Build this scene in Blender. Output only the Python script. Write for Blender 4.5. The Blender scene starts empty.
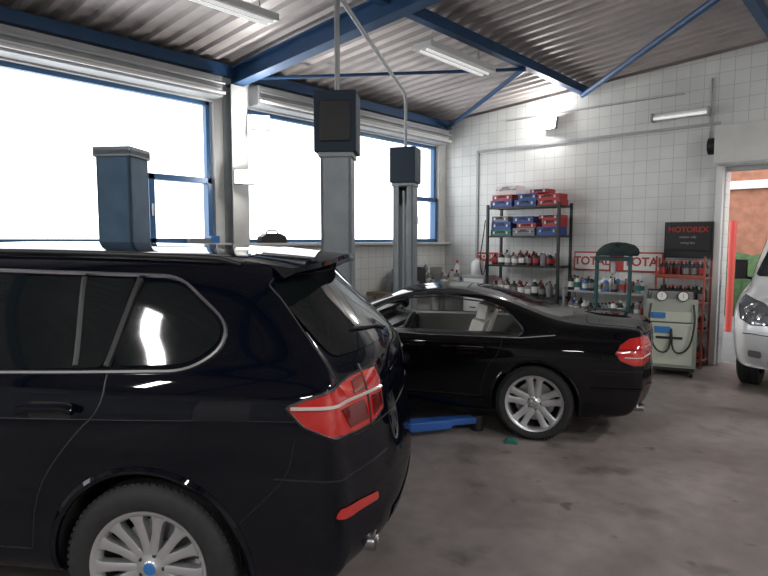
import bpy, bmesh, math, random
from mathutils import Vector, Matrix
from mathutils.bvhtree import BVHTree
random.seed(4)
S = bpy.context.scene
COL = S.collection

# ------------------------------------------------------------------ materials
def nt(name):
    m = bpy.data.materials.new(name); m.use_nodes = True
    return m, m.node_tree.nodes, m.node_tree.links
def pm(name, col, rough=.5, metal=0, coat=0, emit=None, es=0, spec=None, noise=0, nscale=8, bump=0):
    m, n, l = nt(name); b = n['Principled BSDF']
    b.inputs['Base Color'].default_value = (*col, 1)
    b.inputs['Roughness'].default_value = rough
    b.inputs['Metallic'].default_value = metal
    b.inputs['Coat Weight'].default_value = coat
    b.inputs['Coat Roughness'].default_value = .03
    if spec is not None: b.inputs['Specular IOR Level'].default_value = spec
    if emit:
        b.inputs['Emission Color'].default_value = (*emit, 1); b.inputs['Emission Strength'].default_value = es
    if noise or bump:
        tc = n.new('ShaderNodeTexCoord'); nz = n.new('ShaderNodeTexNoise')
        nz.inputs['Scale'].default_value = nscale; nz.inputs['Detail'].default_value = 6
        l.new(tc.outputs['Object'], nz.inputs['Vector'])
        if noise:
            mr = n.new('ShaderNodeMapRange'); mr.inputs['From Min'].default_value = .3; mr.inputs['From Max'].default_value = .7
            mr.inputs['To Min'].default_value = 1 - noise; mr.inputs['To Max'].default_value = 1 + noise * .4
            l.new(nz.outputs['Fac'], mr.inputs['Value'])
            mx = n.new('ShaderNodeVectorMath'); mx.operation = 'SCALE'; mx.inputs[0].default_value = col
            l.new(mr.outputs['Result'], mx.inputs['Scale']); l.new(mx.outputs['Vector'], b.inputs['Base Color'])
        if bump:
            bp = n.new('ShaderNodeBump'); bp.inputs['Strength'].default_value = bump; bp.inputs['Distance'].default_value = .01
            l.new(nz.outputs['Fac'], bp.inputs['Height']); l.new(bp.outputs['Normal'], b.inputs['Normal'])
    return m
def tile_mat(name, axis, size=.18, col=(.70,.71,.69)):
    m, n, l = nt(name); b = n['Principled BSDF']
    tc = n.new('ShaderNodeTexCoord'); sp = n.new('ShaderNodeSeparateXYZ'); cb = n.new('ShaderNodeCombineXYZ')
    l.new(tc.outputs['Object'], sp.inputs[0]); l.new(sp.outputs[axis], cb.inputs['X']); l.new(sp.outputs['Z'], cb.inputs['Y'])
    br = n.new('ShaderNodeTexBrick'); br.offset = 0; br.squash = 1
    br.inputs['Scale'].default_value = 1; br.inputs['Brick Width'].default_value = size; br.inputs['Row Height'].default_value = size
    br.inputs['Mortar Size'].default_value = .0032; br.inputs['Mortar Smooth'].default_value = .2; br.inputs['Bias'].default_value = -.3
    br.inputs['Color1'].default_value = (*col, 1); br.inputs['Color2'].default_value = (*[c*.94 for c in col], 1)
    br.inputs['Mortar'].default_value = (.42,.42,.40,1)
    l.new(cb.outputs[0], br.inputs['Vector'])
    nz = n.new('ShaderNodeTexNoise'); nz.inputs['Scale'].default_value = 1.2; nz.inputs['Detail'].default_value = 5
    l.new(tc.outputs['Object'], nz.inputs['Vector'])
    mr = n.new('ShaderNodeMapRange'); mr.inputs['From Min'].default_value=.35; mr.inputs['From Max'].default_value=.65
    mr.inputs['To Min'].default_value=.84; mr.inputs['To Max'].default_value=1
    l.new(nz.outputs['Fac'], mr.inputs['Value'])
    sc = n.new('ShaderNodeVectorMath'); sc.operation='SCALE'
    l.new(br.outputs['Color'], sc.inputs[0]); l.new(mr.outputs['Result'], sc.inputs['Scale']); l.new(sc.outputs['Vector'], b.inputs['Base Color'])
    b.inputs['Roughness'].default_value = .25
    bp = n.new('ShaderNodeBump'); bp.inputs['Strength'].default_value=.3; bp.inputs['Distance'].default_value=.003; bp.invert=True
    l.new(br.outputs['Fac'], bp.inputs['Height']); l.new(bp.outputs['Normal'], b.inputs['Normal'])
    return m
def glass_mat(name, tint):
    m, n, l = nt(name); n.remove(n['Principled BSDF']); out = n['Material Output']
    t = n.new('ShaderNodeBsdfTransparent'); t.inputs[0].default_value = (*tint,1)
    g = n.new('ShaderNodeBsdfGlossy'); g.inputs['Roughness'].default_value = .02
    mx = n.new('ShaderNodeMixShader'); lw = n.new('ShaderNodeLayerWeight'); lw.inputs['Blend'].default_value=.5
    po = n.new('ShaderNodeMath'); po.operation='POWER'; po.inputs[1].default_value=5
    ma = n.new('ShaderNodeMath'); ma.operation='MULTIPLY_ADD'; ma.inputs[1].default_value=.9; ma.inputs[2].default_value=.05
    l.new(lw.outputs['Facing'], po.inputs[0]); l.new(po.outputs[0], ma.inputs[0]); l.new(ma.outputs[0], mx.inputs[0])
    l.new(t.outputs[0], mx.inputs[1]); l.new(g.outputs[0], mx.inputs[2]); l.new(mx.outputs[0], out.inputs[0])
    return m
def floor_mat():
    m, n, l = nt('floor_concrete'); b = n['Principled BSDF']
    tc = n.new('ShaderNodeTexCoord')
    n1 = n.new('ShaderNodeTexNoise'); n1.inputs['Scale'].default_value=.7; n1.inputs['Detail'].default_value=9; n1.inputs['Distortion'].default_value=.8
    n2 = n.new('ShaderNodeTexNoise'); n2.inputs['Scale'].default_value=7; n2.inputs['Detail'].default_value=8
    n3 = n.new('ShaderNodeTexNoise'); n3.inputs['Scale'].default_value=2.2; n3.inputs['Detail'].default_value=3
    n4 = n.new('ShaderNodeTexNoise'); n4.inputs['Scale'].default_value=5; n4.inputs['Detail'].default_value=2
    for q in (n1,n2,n3,n4): l.new(tc.outputs['Object'], q.inputs['Vector'])
    cr = n.new('ShaderNodeValToRGB'); e = cr.color_ramp.elements
    e[0].position=.36; e[0].color=(.135,.116,.112,1); e[1].position=.66; e[1].color=(.235,.204,.195,1)
    l.new(n1.outputs['Fac'], cr.inputs[0])
    mr = n.new('ShaderNodeMapRange'); mr.inputs['From Min'].default_value=.3; mr.inputs['From Max'].default_value=.7; mr.inputs['To Min'].default_value=.84; mr.inputs['To Max'].default_value=1.12
    l.new(n2.outputs['Fac'], mr.inputs['Value'])
    st = n.new('ShaderNodeMapRange'); st.inputs['From Min'].default_value=.30; st.inputs['From Max'].default_value=.41; st.inputs['To Min'].default_value=.6; st.inputs['To Max'].default_value=1
    l.new(n3.outputs['Fac'], st.inputs['Value'])
    s4 = n.new('ShaderNodeMapRange'); s4.inputs['From Min'].default_value=.27; s4.inputs['From Max'].default_value=.33; s4.inputs['To Min'].default_value=.55; s4.inputs['To Max'].default_value=1
    l.new(n4.outputs['Fac'], s4.inputs['Value'])
    mu = n.new('ShaderNodeMath'); mu.operation='MULTIPLY'; l.new(mr.outputs[0], mu.inputs[0]); l.new(st.outputs[0], mu.inputs[1])
    mu2 = n.new('ShaderNodeMath'); mu2.operation='MULTIPLY'; l.new(mu.outputs[0], mu2.inputs[0]); l.new(s4.outputs[0], mu2.inputs[1])
    sc = n.new('ShaderNodeVectorMath'); sc.operation='SCALE'; l.new(cr.outputs[0], sc.inputs[0]); l.new(mu2.outputs[0], sc.inputs['Scale'])
    l.new(sc.outputs['Vector'], b.inputs['Base Color'])
    r = n.new('ShaderNodeMapRange'); r.inputs['From Min'].default_value=.3; r.inputs['From Max'].default_value=.7; r.inputs['To Min'].default_value=.42; r.inputs['To Max'].default_value=.62
    l.new(n1.outputs['Fac'], r.inputs['Value']); l.new(r.outputs[0], b.inputs['Roughness'])
    bp = n.new('ShaderNodeBump'); bp.inputs['Strength'].default_value=.15; bp.inputs['Distance'].default_value=.01
    l.new(n2.outputs['Fac'], bp.inputs['Height']); l.new(bp.outputs['Normal'], b.inputs['Normal'])
    return m

NAVY = pm('paint_navy', (.0018,.0026,.006), .5, 0, .75, spec=0)
BLACKP = pm('paint_black', (.002,.002,.003), .5, 0, .75, spec=0)
SILVERP = pm('paint_silver', (.60,.61,.62), .35, .25, 1)
DGLASS = pm('glass_dark', (.006,.008,.009), .04, 0, 0, spec=.4)
CGLASS = glass_mat('glass_clear', (.92,.94,.93))
WGLASS = glass_mat('glass_window', (.97,.98,.98))
CHROME = pm('chrome', (.70,.71,.73), .2, 1)
STEELD = pm('exhaust_steel', (.30,.30,.31), .3, 1)
RIM = pm('alloy', (.60,.61,.63), .3, .8)
RIMD = pm('alloy_dark', (.07,.07,.075), .5, .6)  # darker alloy for wheel barrels and bolts
RUB = pm('rubber', (.018,.018,.019), .75, noise=.3, nscale=30)
BLK = pm('black_plastic', (.012,.012,.013), .45)
WELL = pm('wheel_well', (.008,.008,.008), .9)
CABIN = pm('cabin_trim', (.20,.20,.19), .8)
REDL = pm('lamp_red', (.36,.011,.010), .12, 0, 1, emit=(.6,.02,.01), es=.05)
DREDL = pm('lamp_dark_red', (.11,.006,.006), .12, 0, 1)
CLEARL = pm('lamp_clear', (.62,.56,.54), .15, .2, 1)
HEADL = pm('headlamp_lens', (.16,.17,.19), .08, .5, 1)
LEATH = pm('seat_leather', (.60,.59,.56), .55)
TILEX = tile_mat('wall_tile_back', 'X'); TILEY = tile_mat('wall_tile_left', 'Y')
PLAST = pm('plaster_pale', (.58,.58,.56), .7, noise=.12, nscale=3)
GREYP = pm('grey_panel', (.34,.35,.36), .5, .2, noise=.15, nscale=4)
ROOFM = pm('roof_sheet', (.46,.415,.40), .5, .2, noise=.3, nscale=1.3)
BLUE = pm('blue_steel', (.020,.075,.18), .45, .1, noise=.2, nscale=5)
BLUEF = pm('blue_window_frame', (.03,.11,.25), .4)
LIFTB = pm('lift_blue', (.06,.12,.19), .5, .2, noise=.2, nscale=6)
LIFTG = pm('lift_grey', (.27,.30,.32), .45, .3, noise=.15, nscale=6)
LIFTD = pm('lift_box_dark', (.020,.034,.052), .6, spec=.3)
ARMB = pm('lift_arm_blue', (.02,.09,.33), .4)
WHITE = pm('white_paint', (.72,.72,.71), .4)
GALV = pm('galvanised', (.42,.43,.44), .4, .7)
DIFF = pm('tube_diffuser', (.75,.76,.75), .3, emit=(1,1,1), es=.5)
EMIT = pm('lamp_emitter', (1,1,1), .5, emit=(1,.98,.95), es=40)
RED = pm('red_paint', (.42,.04,.03), .45)
REDR = pm('rack_red', (.34,.075,.045), .55)
REDT = pm('sign_red', (.36,.03,.02), .5)
REDC = pm('red_case', (.42,.03,.03), .5); BLUC = pm('blue_case', (.03,.07,.26), .5); GRNC = pm('green_case', (.02,.15,.12), .5)
GRYC = pm('grey_case', (.2,.2,.21), .5); PINK = pm('pale_box', (.7,.62,.62), .6)
CARD = pm('cardboard', (.38,.26,.15), .8)
TEAL = pm('teal_frame', (.012,.075,.075), .5)
ACG = pm('machine_grey', (.30,.32,.28), .5); ACL = pm('machine_panel', (.44,.47,.40), .45)
LBLUE = pm('label_blue', (.03,.16,.42), .4); LWHITE = pm('label_white', (.72,.72,.69), .5)
WOOD = pm('bench_wood', (.20,.13,.08), .6, noise=.3, nscale=6)
BRICK = pm('brick_orange', (.27,.115,.07), .85, noise=.3, nscale=5)
ASPH = pm('asphalt', (.10,.10,.10), .9, noise=.2, nscale=8)
HEDGE = pm('hedge_green', (.03,.07,.02), .9, noise=.5, nscale=12, bump=1)
SKIN_DARK = pm('dark_cloth', (.010,.024,.024), .85)
FLOORM = floor_mat()

# ------------------------------------------------------------------ mesh builder
def empty(name, loc=(0,0,0), rz=0):
    o = bpy.data.objects.new(name, None); COL.objects.link(o); o.location = loc; o.rotation_euler = (0,0,rz); o.empty_display_size=.2
    return o
class MB:
    def __init__(s, name, parent=None, loc=(0,0,0), rz=0):
        s.name=name; s.parent=parent; s.loc=loc; s.rz=rz; s.v=[]; s.f=[]; s.m=[]; s.mats=[]
    def mi(s, mat):
        if mat not in s.mats: s.mats.append(mat)
        return s.mats.index(mat)
    def add(s, vs, fs, mat, M=None):
        o=len(s.v); i=s.mi(mat)
        for p in vs:
            p=Vector(p); s.v.append(M@p if M else p)
        for f in fs: s.f.append([a+o for a in f]); s.m.append(i)
    def box(s, c, d, mat, M=None, rz=0):
        x,y,z=[q/2 for q in d]; c=Vector(c)
        R=Matrix.Rotation(rz,3,'Z')
        vs=[c+R@Vector((a*x,b*y,e*z)) for a in(-1,1) for b in(-1,1) for e in(-1,1)]
        s.add(vs,[(0,1,3,2),(4,6,7,5),(0,4,5,1),(2,3,7,6),(0,2,6,4),(1,5,7,3)],mat,M)
    def box2(s, a, b, mat):
        s.box([(a[i]+b[i])/2 for i in range(3)],[abs(b[i]-a[i]) for i in range(3)],mat)
    def beam(s, p, q, w, h, mat, up=(0,0,1)):
        p=Vector(p);q=Vector(q);t=(q-p).normalized();sd=t.cross(Vector(up)).normalized();u=sd.cross(t)
        vs=[o+sd*a*w/2+u*b*h/2 for o in(p,q) for a,b in((-1,-1),(1,-1),(1,1),(-1,1))]
        s.add(vs,[(0,3,2,1),(4,5,6,7),(0,1,5,4),(1,2,6,5),(2,3,7,6),(3,0,4,7)],mat)
    def tube(s, pts, r, mat, n=8, closed=False, r2=None):
        pts=[Vector(p) for p in pts]; N=len(pts); vs=[]; ref=None
        for i,p in enumerate(pts):
            if closed: t=pts[(i+1)%N]-pts[i-1]
            else: t=pts[min(i+1,N-1)]-pts[max(i-1,0)]
            t.normalize()
            if ref is None:
                ref=Vector((0,0,1)) if abs(t.z)<.9 else Vector((1,0,0))
            a=ref-t*ref.dot(t); a.normalize(); ref=a; b=t.cross(a)
            rr=r if r2 is None else r+(r2-r)*i/(N-1)
            for k in range(n):
                an=2*math.pi*k/n; vs.append(p+(a*math.cos(an)+b*math.sin(an))*rr)
        fs=[]
        for i in range(N if closed else N-1):
            j=(i+1)%N
            for k in range(n):
                k2=(k+1)%n; fs.append((i*n+k,i*n+k2,j*n+k2,j*n+k))
        if not closed: fs.append(list(range(n))[::-1]); fs.append([(N-1)*n+k for k in range(n)])
        s.add(vs,fs,mat)
    def cyl(s,p,q,r,mat,n=20,r2=None): s.tube([p,q],r,mat,n,False,r2)
    def lathe(s, prof, o, axis, mat, n=48, sc=(1,1)):
        o=Vector(o);ax=Vector(axis).normalized();ref=Vector((0,0,1)) if abs(ax.z)<.9 else Vector((1,0,0))
        a=ax.cross(ref).normalized();b=ax.cross(a);vs=[];fs=[];N=len(prof)
        for k in range(n):
            an=2*math.pi*k/n;d=a*math.cos(an)*sc[0]+b*math.sin(an)*sc[1]
            for r,h in prof: vs.append(o+d*r+ax*h)
        for k in range(n):
            k2=(k+1)%n
            for i in range(N-1): fs.append((k*N+i,k*N+i+1,k2*N+i+1,k2*N+i))
        s.add(vs,fs,mat)
    def prism(s, poly, plane, d0, d1, mat):
        def P(u,v,d): return {'xz':(u,d,v),'yz':(d,u,v),'xy':(u,v,d)}[plane]
        n=len(poly);vs=[P(u,v,d0) for u,v in poly]+[P(u,v,d1) for u,v in poly]
        fs=[list(range(n)),[n+i for i in range(n)][::-1]]+[(i,(i+1)%n,n+(i+1)%n,n+i) for i in range(n)]
        s.add(vs,fs,mat)
    def done(s, bevel=0, smooth=35, recalc=True):
        me=bpy.data.meshes.new(s.name); me.from_pydata([tuple(v) for v in s.v],[],s.f)
        for m in s.mats: me.materials.append(m)
        me.polygons.foreach_set('material_index', s.m)
        if recalc:
            bm=bmesh.new(); bm.from_mesh(me); bmesh.ops.recalc_face_normals(bm, faces=bm.faces); bm.to_mesh(me); bm.free()
        if smooth:
            me.polygons.foreach_set('use_smooth',[True]*len(me.polygons)); me.set_sharp_from_angle(angle=math.radians(smooth))
        o=bpy.data.objects.new(s.name,me); COL.objects.link(o); o.location=s.loc; o.rotation_euler=(0,0,s.rz)
        if s.parent: o.parent=s.parent
        if bevel:
            b=o.modifiers.new('bev','BEVEL'); b.width=bevel; b.segments=2; b.limit_method='ANGLE'; b.angle_limit=math.radians(40)
        return o
def interp(tab, z):
    if z<=tab[0][0]: return tab[0][1]
    for (a,b),(c,d) in zip(tab,tab[1:]):
        if z<=c: return b+(d-b)*(z-a)/(c-a)
    return tab[-1][1]
def rnd(poly, r, n=5):
    out=[];N=len(poly)
    for i in range(N):
        p=Vector(poly[i]);a=Vector(poly[i-1]);b=Vector(poly[(i+1)%N])
        ra=min(r,(a-p).length*.45);rb=min(r,(b-p).length*.45)
        A=p+(a-p).normalized()*ra;B=p+(b-p).normalized()*rb
        for k in range(n+1):
            t=k/n; q=A*(1-t)**2+p*2*t*(1-t)+B*t*t; out.append((q.x,q.y))
    return out
def smooth_pts(pts, it=2):
    for _ in range(it):
        o=[pts[0]]
        for a,b in zip(pts,pts[1:]):
            o.append(tuple(a[i]*.75+b[i]*.25 for i in range(len(a)))); o.append(tuple(a[i]*.25+b[i]*.75 for i in range(len(a))))
        o.append(pts[-1]); pts=o
    return pts

# ------------------------------------------------------------------ car body
FL=[0,.07,.25,.5,.74,.90,1.0]; WM=[.86,.945,.975,.99,1.0,.99]
FU=[.07,.45,.80,.94,1.0]
def body_mesh(st, rp, fp, ret=.13, crown=.035, NK=8):
    nums=[q[0] for q in st if not isinstance(q[0],tuple)]; xa=nums[0]; xb=nums[-1]
    NI=len(st)-1; NJ=len(FL)+len(FU)-1
    def P(i,k,j):
        x,zb,wid,zbt,wb,zt,wt=st[i]; v=-1+2*k/NK
        if j<len(FL):
            z=zb+(zbt-zb)*FL[j]; Y=wid*WM[j] if j<len(FL)-1 else wb
        else:
            f=FU[j-len(FL)]; z=zbt+(zt-zbt)*f
            g=min(f/.80,1); Y=(wb-.02)+(wt-(wb-.02))*g
            if f==.94: Y=wt-.07
            if f==1.0: Y=wt-.20
        if j==NJ: z+=crown*(1-v*v)
        if isinstance(x,tuple):
            t=x[1]
            if x[0]=='r': X=xa+t*(interp(rp,z)-xa)+ret*abs(v)**3*t**12
            else: X=xb+t*(interp(fp,z)-xb)-ret*1.6*abs(v)**3*t**12
        else: X=x
        return (X,v*Y,z)
    idx={};V=[];F=[]
    def g(i,k,j):
        key=(i,k,j)
        if key not in idx: idx[key]=len(V); V.append(P(i,k,j))
        return idx[key]
    for i in range(NI):
        for k in range(NK):
            F.append((g(i,k,NJ),g(i+1,k,NJ),g(i+1,k+1,NJ),g(i,k+1,NJ)))
            F.append((g(i,k,0),g(i,k+1,0),g(i+1,k+1,0),g(i+1,k,0)))
        for j in range(NJ):
            F.append((g(i,0,j),g(i+1,0,j),g(i+1,0,j+1),g(i,0,j+1)))
            F.append((g(i,NK,j),g(i,NK,j+1),g(i+1,NK,j+1),g(i+1,NK,j)))
    for k in range(NK):
        for j in range(NJ):
            F.append((g(0,k,j),g(0,k,j+1),g(0,k+1,j+1),g(0,k+1,j)))
            F.append((g(NI,k,j),g(NI,k+1,j),g(NI,k+1,j+1),g(NI,k,j+1)))
    me=bpy.data.meshes.new('b'); me.from_pydata(V,[],F)
    bm=bmesh.new(); bm.from_mesh(me); bmesh.ops.recalc_face_normals(bm,faces=bm.faces); bm.to_mesh(me); bm.free()
    return me
def bake(o):
    dg=bpy.context.evaluated_depsgraph_get(); dg.update()
    me=bpy.data.meshes.new_from_object(o.evaluated_get(dg)); o.modifiers.clear(); o.data=me; return me
class Car:
    def __init__(s, name, loc, rz, st, rp, fp, paint, ret=.13, crown=.035):
        s.root=empty(name,loc,rz); s.paint=paint
        me=body_mesh(st,rp,fp,ret,crown); me.materials.append(paint)
        o=bpy.data.objects.new('body',me); COL.objects.link(o); s.body=o
        m=o.modifiers.new('s','SUBSURF'); m.levels=3; m.render_levels=3; bake(o)
        bm=bmesh.new(); bm.from_mesh(o.data); s.bvh=BVHTree.FromBMesh(bm); bm.free()
        s.cutters=[]
    def proj(s, mp, u, v, off):
        if mp[0]=='side': o=Vector((u,mp[1]*3,v)); d=Vector((0,-mp[1],0))
        elif mp[0]=='back': o=Vector((-4,u,v)); d=Vector((1,0,0))
        elif mp[0]=='front': o=Vector((7,u,v)); d=Vector((-1,0,0))
        elif mp[0]=='top': o=Vector((u,v,4)); d=Vector((0,0,-1))
        elif mp[0]=='corner':
            _,sg,cx,cy=mp; t=math.radians(u); dr=Vector((-math.cos(t),sg*math.sin(t),0)); o=Vector((cx,sg*cy,v))+dr*3; d=-dr
        elif mp[0]=='fcorner':
            _,sg,cx,cy=mp; t=math.radians(u); dr=Vector((math.cos(t),sg*math.sin(t),0)); o=Vector((cx,sg*cy,v))+dr*3; d=-dr
        h=s.bvh.ray_cast(o,d)
        if h[0] is None: h=s.bvh.find_nearest(o+d*2.2)
        n=h[1]
        if n.dot(d)>0: n=-n
        return h[0]+n*off
    def panel(s, mb, mp, poly, mat, off=.004, du=.06, dv=.06):
        bm=bmesh.new(); vs=[bm.verts.new((p[0],p[1],0)) for p in poly]; bm.faces.new(vs)
        us=[p[0] for p in poly]; ws=[p[1] for p in poly]
        for lo,hi,dd,no in((min(us),max(us),du,(1,0,0)),(min(ws),max(ws),dv,(0,1,0))):
            c=math.floor(lo/dd)*dd+dd
            while c<hi-1e-5:
                co=(c,0,0) if no[0] else (0,c,0)
                bmesh.ops.bisect_plane(bm,geom=bm.verts[:]+bm.edges[:]+bm.faces[:],plane_co=co,plane_no=no,dist=1e-6); c+=dd
        bm.verts.index_update()
        V=[s.proj(mp,v.co.x,v.co.y,off) for v in bm.verts]; F=[[v.index for v in f.verts] for f in bm.faces]
        bm.free(); mb.add(V,F,mat)
    def line(s, mb, mp, pts, r, mat, off=0, step=.03, closed=False, n=6):
        P=list(pts)+([pts[0]] if closed else []); out=[]
        sc=.02 if mp[0] in('corner','fcorner') else 1
        for a,b in zip(P,P[1:]):
            L=math.hypot((b[0]-a[0])*sc,b[1]-a[1]); k=max(1,int(L/step))
            for i in range(k): out.append((a[0]+(b[0]-a[0])*i/k,a[1]+(b[1]-a[1])*i/k))
        if not closed: out.append(P[-1])
        mb.tube([s.proj(mp,u,v,off) for u,v in out],r,mat,n,closed)
    def cut(s, mb):
        o=mb.done(smooth=0); s.cutters.append(o)
        m=s.body.modifiers.new('c','BOOLEAN'); m.operation='DIFFERENCE'; m.object=o; m.solver='EXACT'
        try: m.material_mode='TRANSFER'
        except Exception: pass
    def finish(s):
        bake(s.body); me=s.body.data
        for c in s.cutters: bpy.data.objects.remove(c)
        me.polygons.foreach_set('use_smooth',[True]*len(me.polygons)); me.set_sharp_from_angle(angle=math.radians(38))
        s.body.parent=s.root
    def arch(s, x, R, zc, yin):
        for sg in(1,-1):
            c=MB('cut'); c.cyl((x,sg*yin,zc),(x,sg*1.3,zc),R,WELL,56); s.cut(c)
    def archlip(s, mb, x, R, zc, zmin, r, mat, off=0):
        for sg in(1,-1):
            pts=[]
            for k in range(0,61):
                a=math.radians(-30+240*k/60); z=zc+R*math.sin(a)
                if z>zmin: pts.append((x+R*math.cos(a),z))
            s.line(mb,('side',sg),pts,r,mat,off,.05)
    def wheel(s, name, x, y, sg, R, rr, w, n, style):
        mb=MB(name,s.root); O=Vector((x,y*sg,R)); ax=Vector((0,sg,0)); h=(R-rr)
        mb.lathe([(rr-.006,-.02),(rr+.008,-.004),(rr+h*.25,.004),(rr+h*.6,.006),(R-.022,-.008),(R-.006,-.028),(R,-.045),
                  (R,-.075),(R-.009,-.078),(R-.009,-.088),(R,-.091),(R,-w/2-.005),(R-.009,-w/2),(R-.009,-w/2-.012),(R,-w/2-.016),
                  (R,-w+.09),(R-.009,-w+.088),(R-.009,-w+.078),(R,-w+.075),(R-.006,-w+.028),(R-.022,-w+.008),(rr,-w+.01)],O,ax,RUB,64)
        for k in range(72):
            a=2*math.pi*k/72; d=Vector((math.cos(a),0,math.sin(a))); t=Vector((-math.sin(a),0,math.cos(a)))
            for hh in(-.036,-w+.036):
                c=O+d*(R-.0065)+ax*hh
                vs=[c+d*p*.0055+t*q*.009+ax*e*.014 for p in(-1,1) for q in(-1,1) for e in(-1,1)]
                mb.add(vs,[(0,1,3,2),(4,6,7,5),(0,4,5,1),(2,3,7,6),(0,2,6,4),(1,5,7,3)],RUB)
        mb.lathe([(rr-.03,-.05),(rr-.022,-.02),(rr-.012,-.008),(rr+.004,-.004),(rr+.006,-.014),(rr-.004,-.022)],O,ax,RIM,64)
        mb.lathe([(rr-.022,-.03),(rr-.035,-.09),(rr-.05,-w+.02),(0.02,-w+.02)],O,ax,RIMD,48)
        mb.lathe([(0,-.115),(rr*.70,-.115),(rr*.70,-.14),(0,-.14)],O,ax,GALV,40)
        mb.lathe([(0,-.02),(.028,-.021),(.034,-.028),(.055,-.032),(.075,-.04),(.085,-.07),(.085,-.11)],O,ax,RIM,32)
        mb.lathe([(0,-.0165),(.024,-.0175),(.030,-.024)],O,ax,LBLUE if style=='multi' else CHROME,24)
        for k in range(5):
            a=2*math.pi*(k+.5)/5; c=O+Vector((math.cos(a),0,math.sin(a)))*.056; mb.cyl(c-ax*.04,c-ax*.03,.009,RIMD,8)
        for k in range(n):
            a0=math.pi/2+2*math.pi*k/n
            for q in (-.5,.5):
                if style=='multi': ra=a0+q*.42; ha=a0+q*.30; w0,w1=.020,.022
                else: ra=a0+q*.40; ha=a0+q*.60; w0,w1=.036,.027
                def D(a): return Vector((math.cos(a),0,math.sin(a)))
                p0=O+D(ha)*.06; p1=O+D(ra)*(rr-.018); t=(p1-p0).normalized(); sd=t.cross(ax)
                rows=[]
                for u,hh,ww in((0,-.030,w0),(.5,-.026,(w0+w1)/2*.85),(.85,-.016,w1),(1,-.012,w1*1.5)):
                    c=p0.lerp(p1,u)
                    rows+= [c+sd*ww+ax*(hh-.004), c+sd*ww*.6+ax*hh, c-sd*ww*.6+ax*hh, c-sd*ww+ax*(hh-.004), c-sd*ww+ax*(hh-.04), c+sd*ww+ax*(hh-.04)]
                fs=[]
                for i in range(3):
                    for e in range(6): fs.append((i*6+e,i*6+(e+1)%6,(i+1)*6+(e+1)%6,(i+1)*6+e))
                fs+= [list(range(6)),[18+e for e in range(6)]]
                mb.add(rows,fs,RIM)
        mb.done(smooth=40)

# ------------------------------------------------------------------ SUV
SX,SY=-2.763,1.791; hx,hy=-.819,-.573
st=[(('r',1),.31,.86,1.17,.80,1.60,.64),(('r',.78),.28,.92,1.18,.86,1.62,.66),(('r',.45),.27,.945,1.18,.885,1.635,.675),
 (-.30,.26,.955,1.18,.895,1.648,.685),(.1,.26,.955,1.165,.90,1.662,.69),(.6,.26,.945,1.15,.90,1.675,.70),(1.1,.26,.94,1.14,.90,1.68,.70),
 (1.5,.26,.94,1.125,.90,1.67,.70),(1.8,.26,.94,1.115,.90,1.56,.71),(2.1,.26,.945,1.105,.90,1.34,.75),(2.35,.26,.95,1.09,.90,1.17,.80),
 (2.8,.26,.955,1.05,.88,1.13,.78),(3.2,.27,.945,1.0,.86,1.09,.74),(('f',.45),.28,.93,.95,.84,1.04,.72),(('f',.78),.28,.90,.90,.82,.98,.70),(('f',1),.30,.82,.86,.74,.92,.62)]
rp=[(.25,-.84),(.36,-.96),(.5,-1.01),(.70,-1.01),(.78,-.96),(.98,-.955),(1.14,-.93),(1.22,-.88),(1.56,-.53),(1.68,-.50)]
fp=[(.25,3.62),(.4,3.76),(.6,3.80),(.85,3.74),(.95,3.66)]
C=Car('suv_car',(SX,SY,0),math.atan2(hy,hx),st,rp,fp,NAVY,ret=.17)
C.arch(0,.42,.37,.58); C.arch(2.93,.42,.37,.58)
g=MB('windows',C.root); t=MB('trim',C.root); sm=MB('panel_seams',C.root); lm=MB('lamps',C.root)
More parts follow.
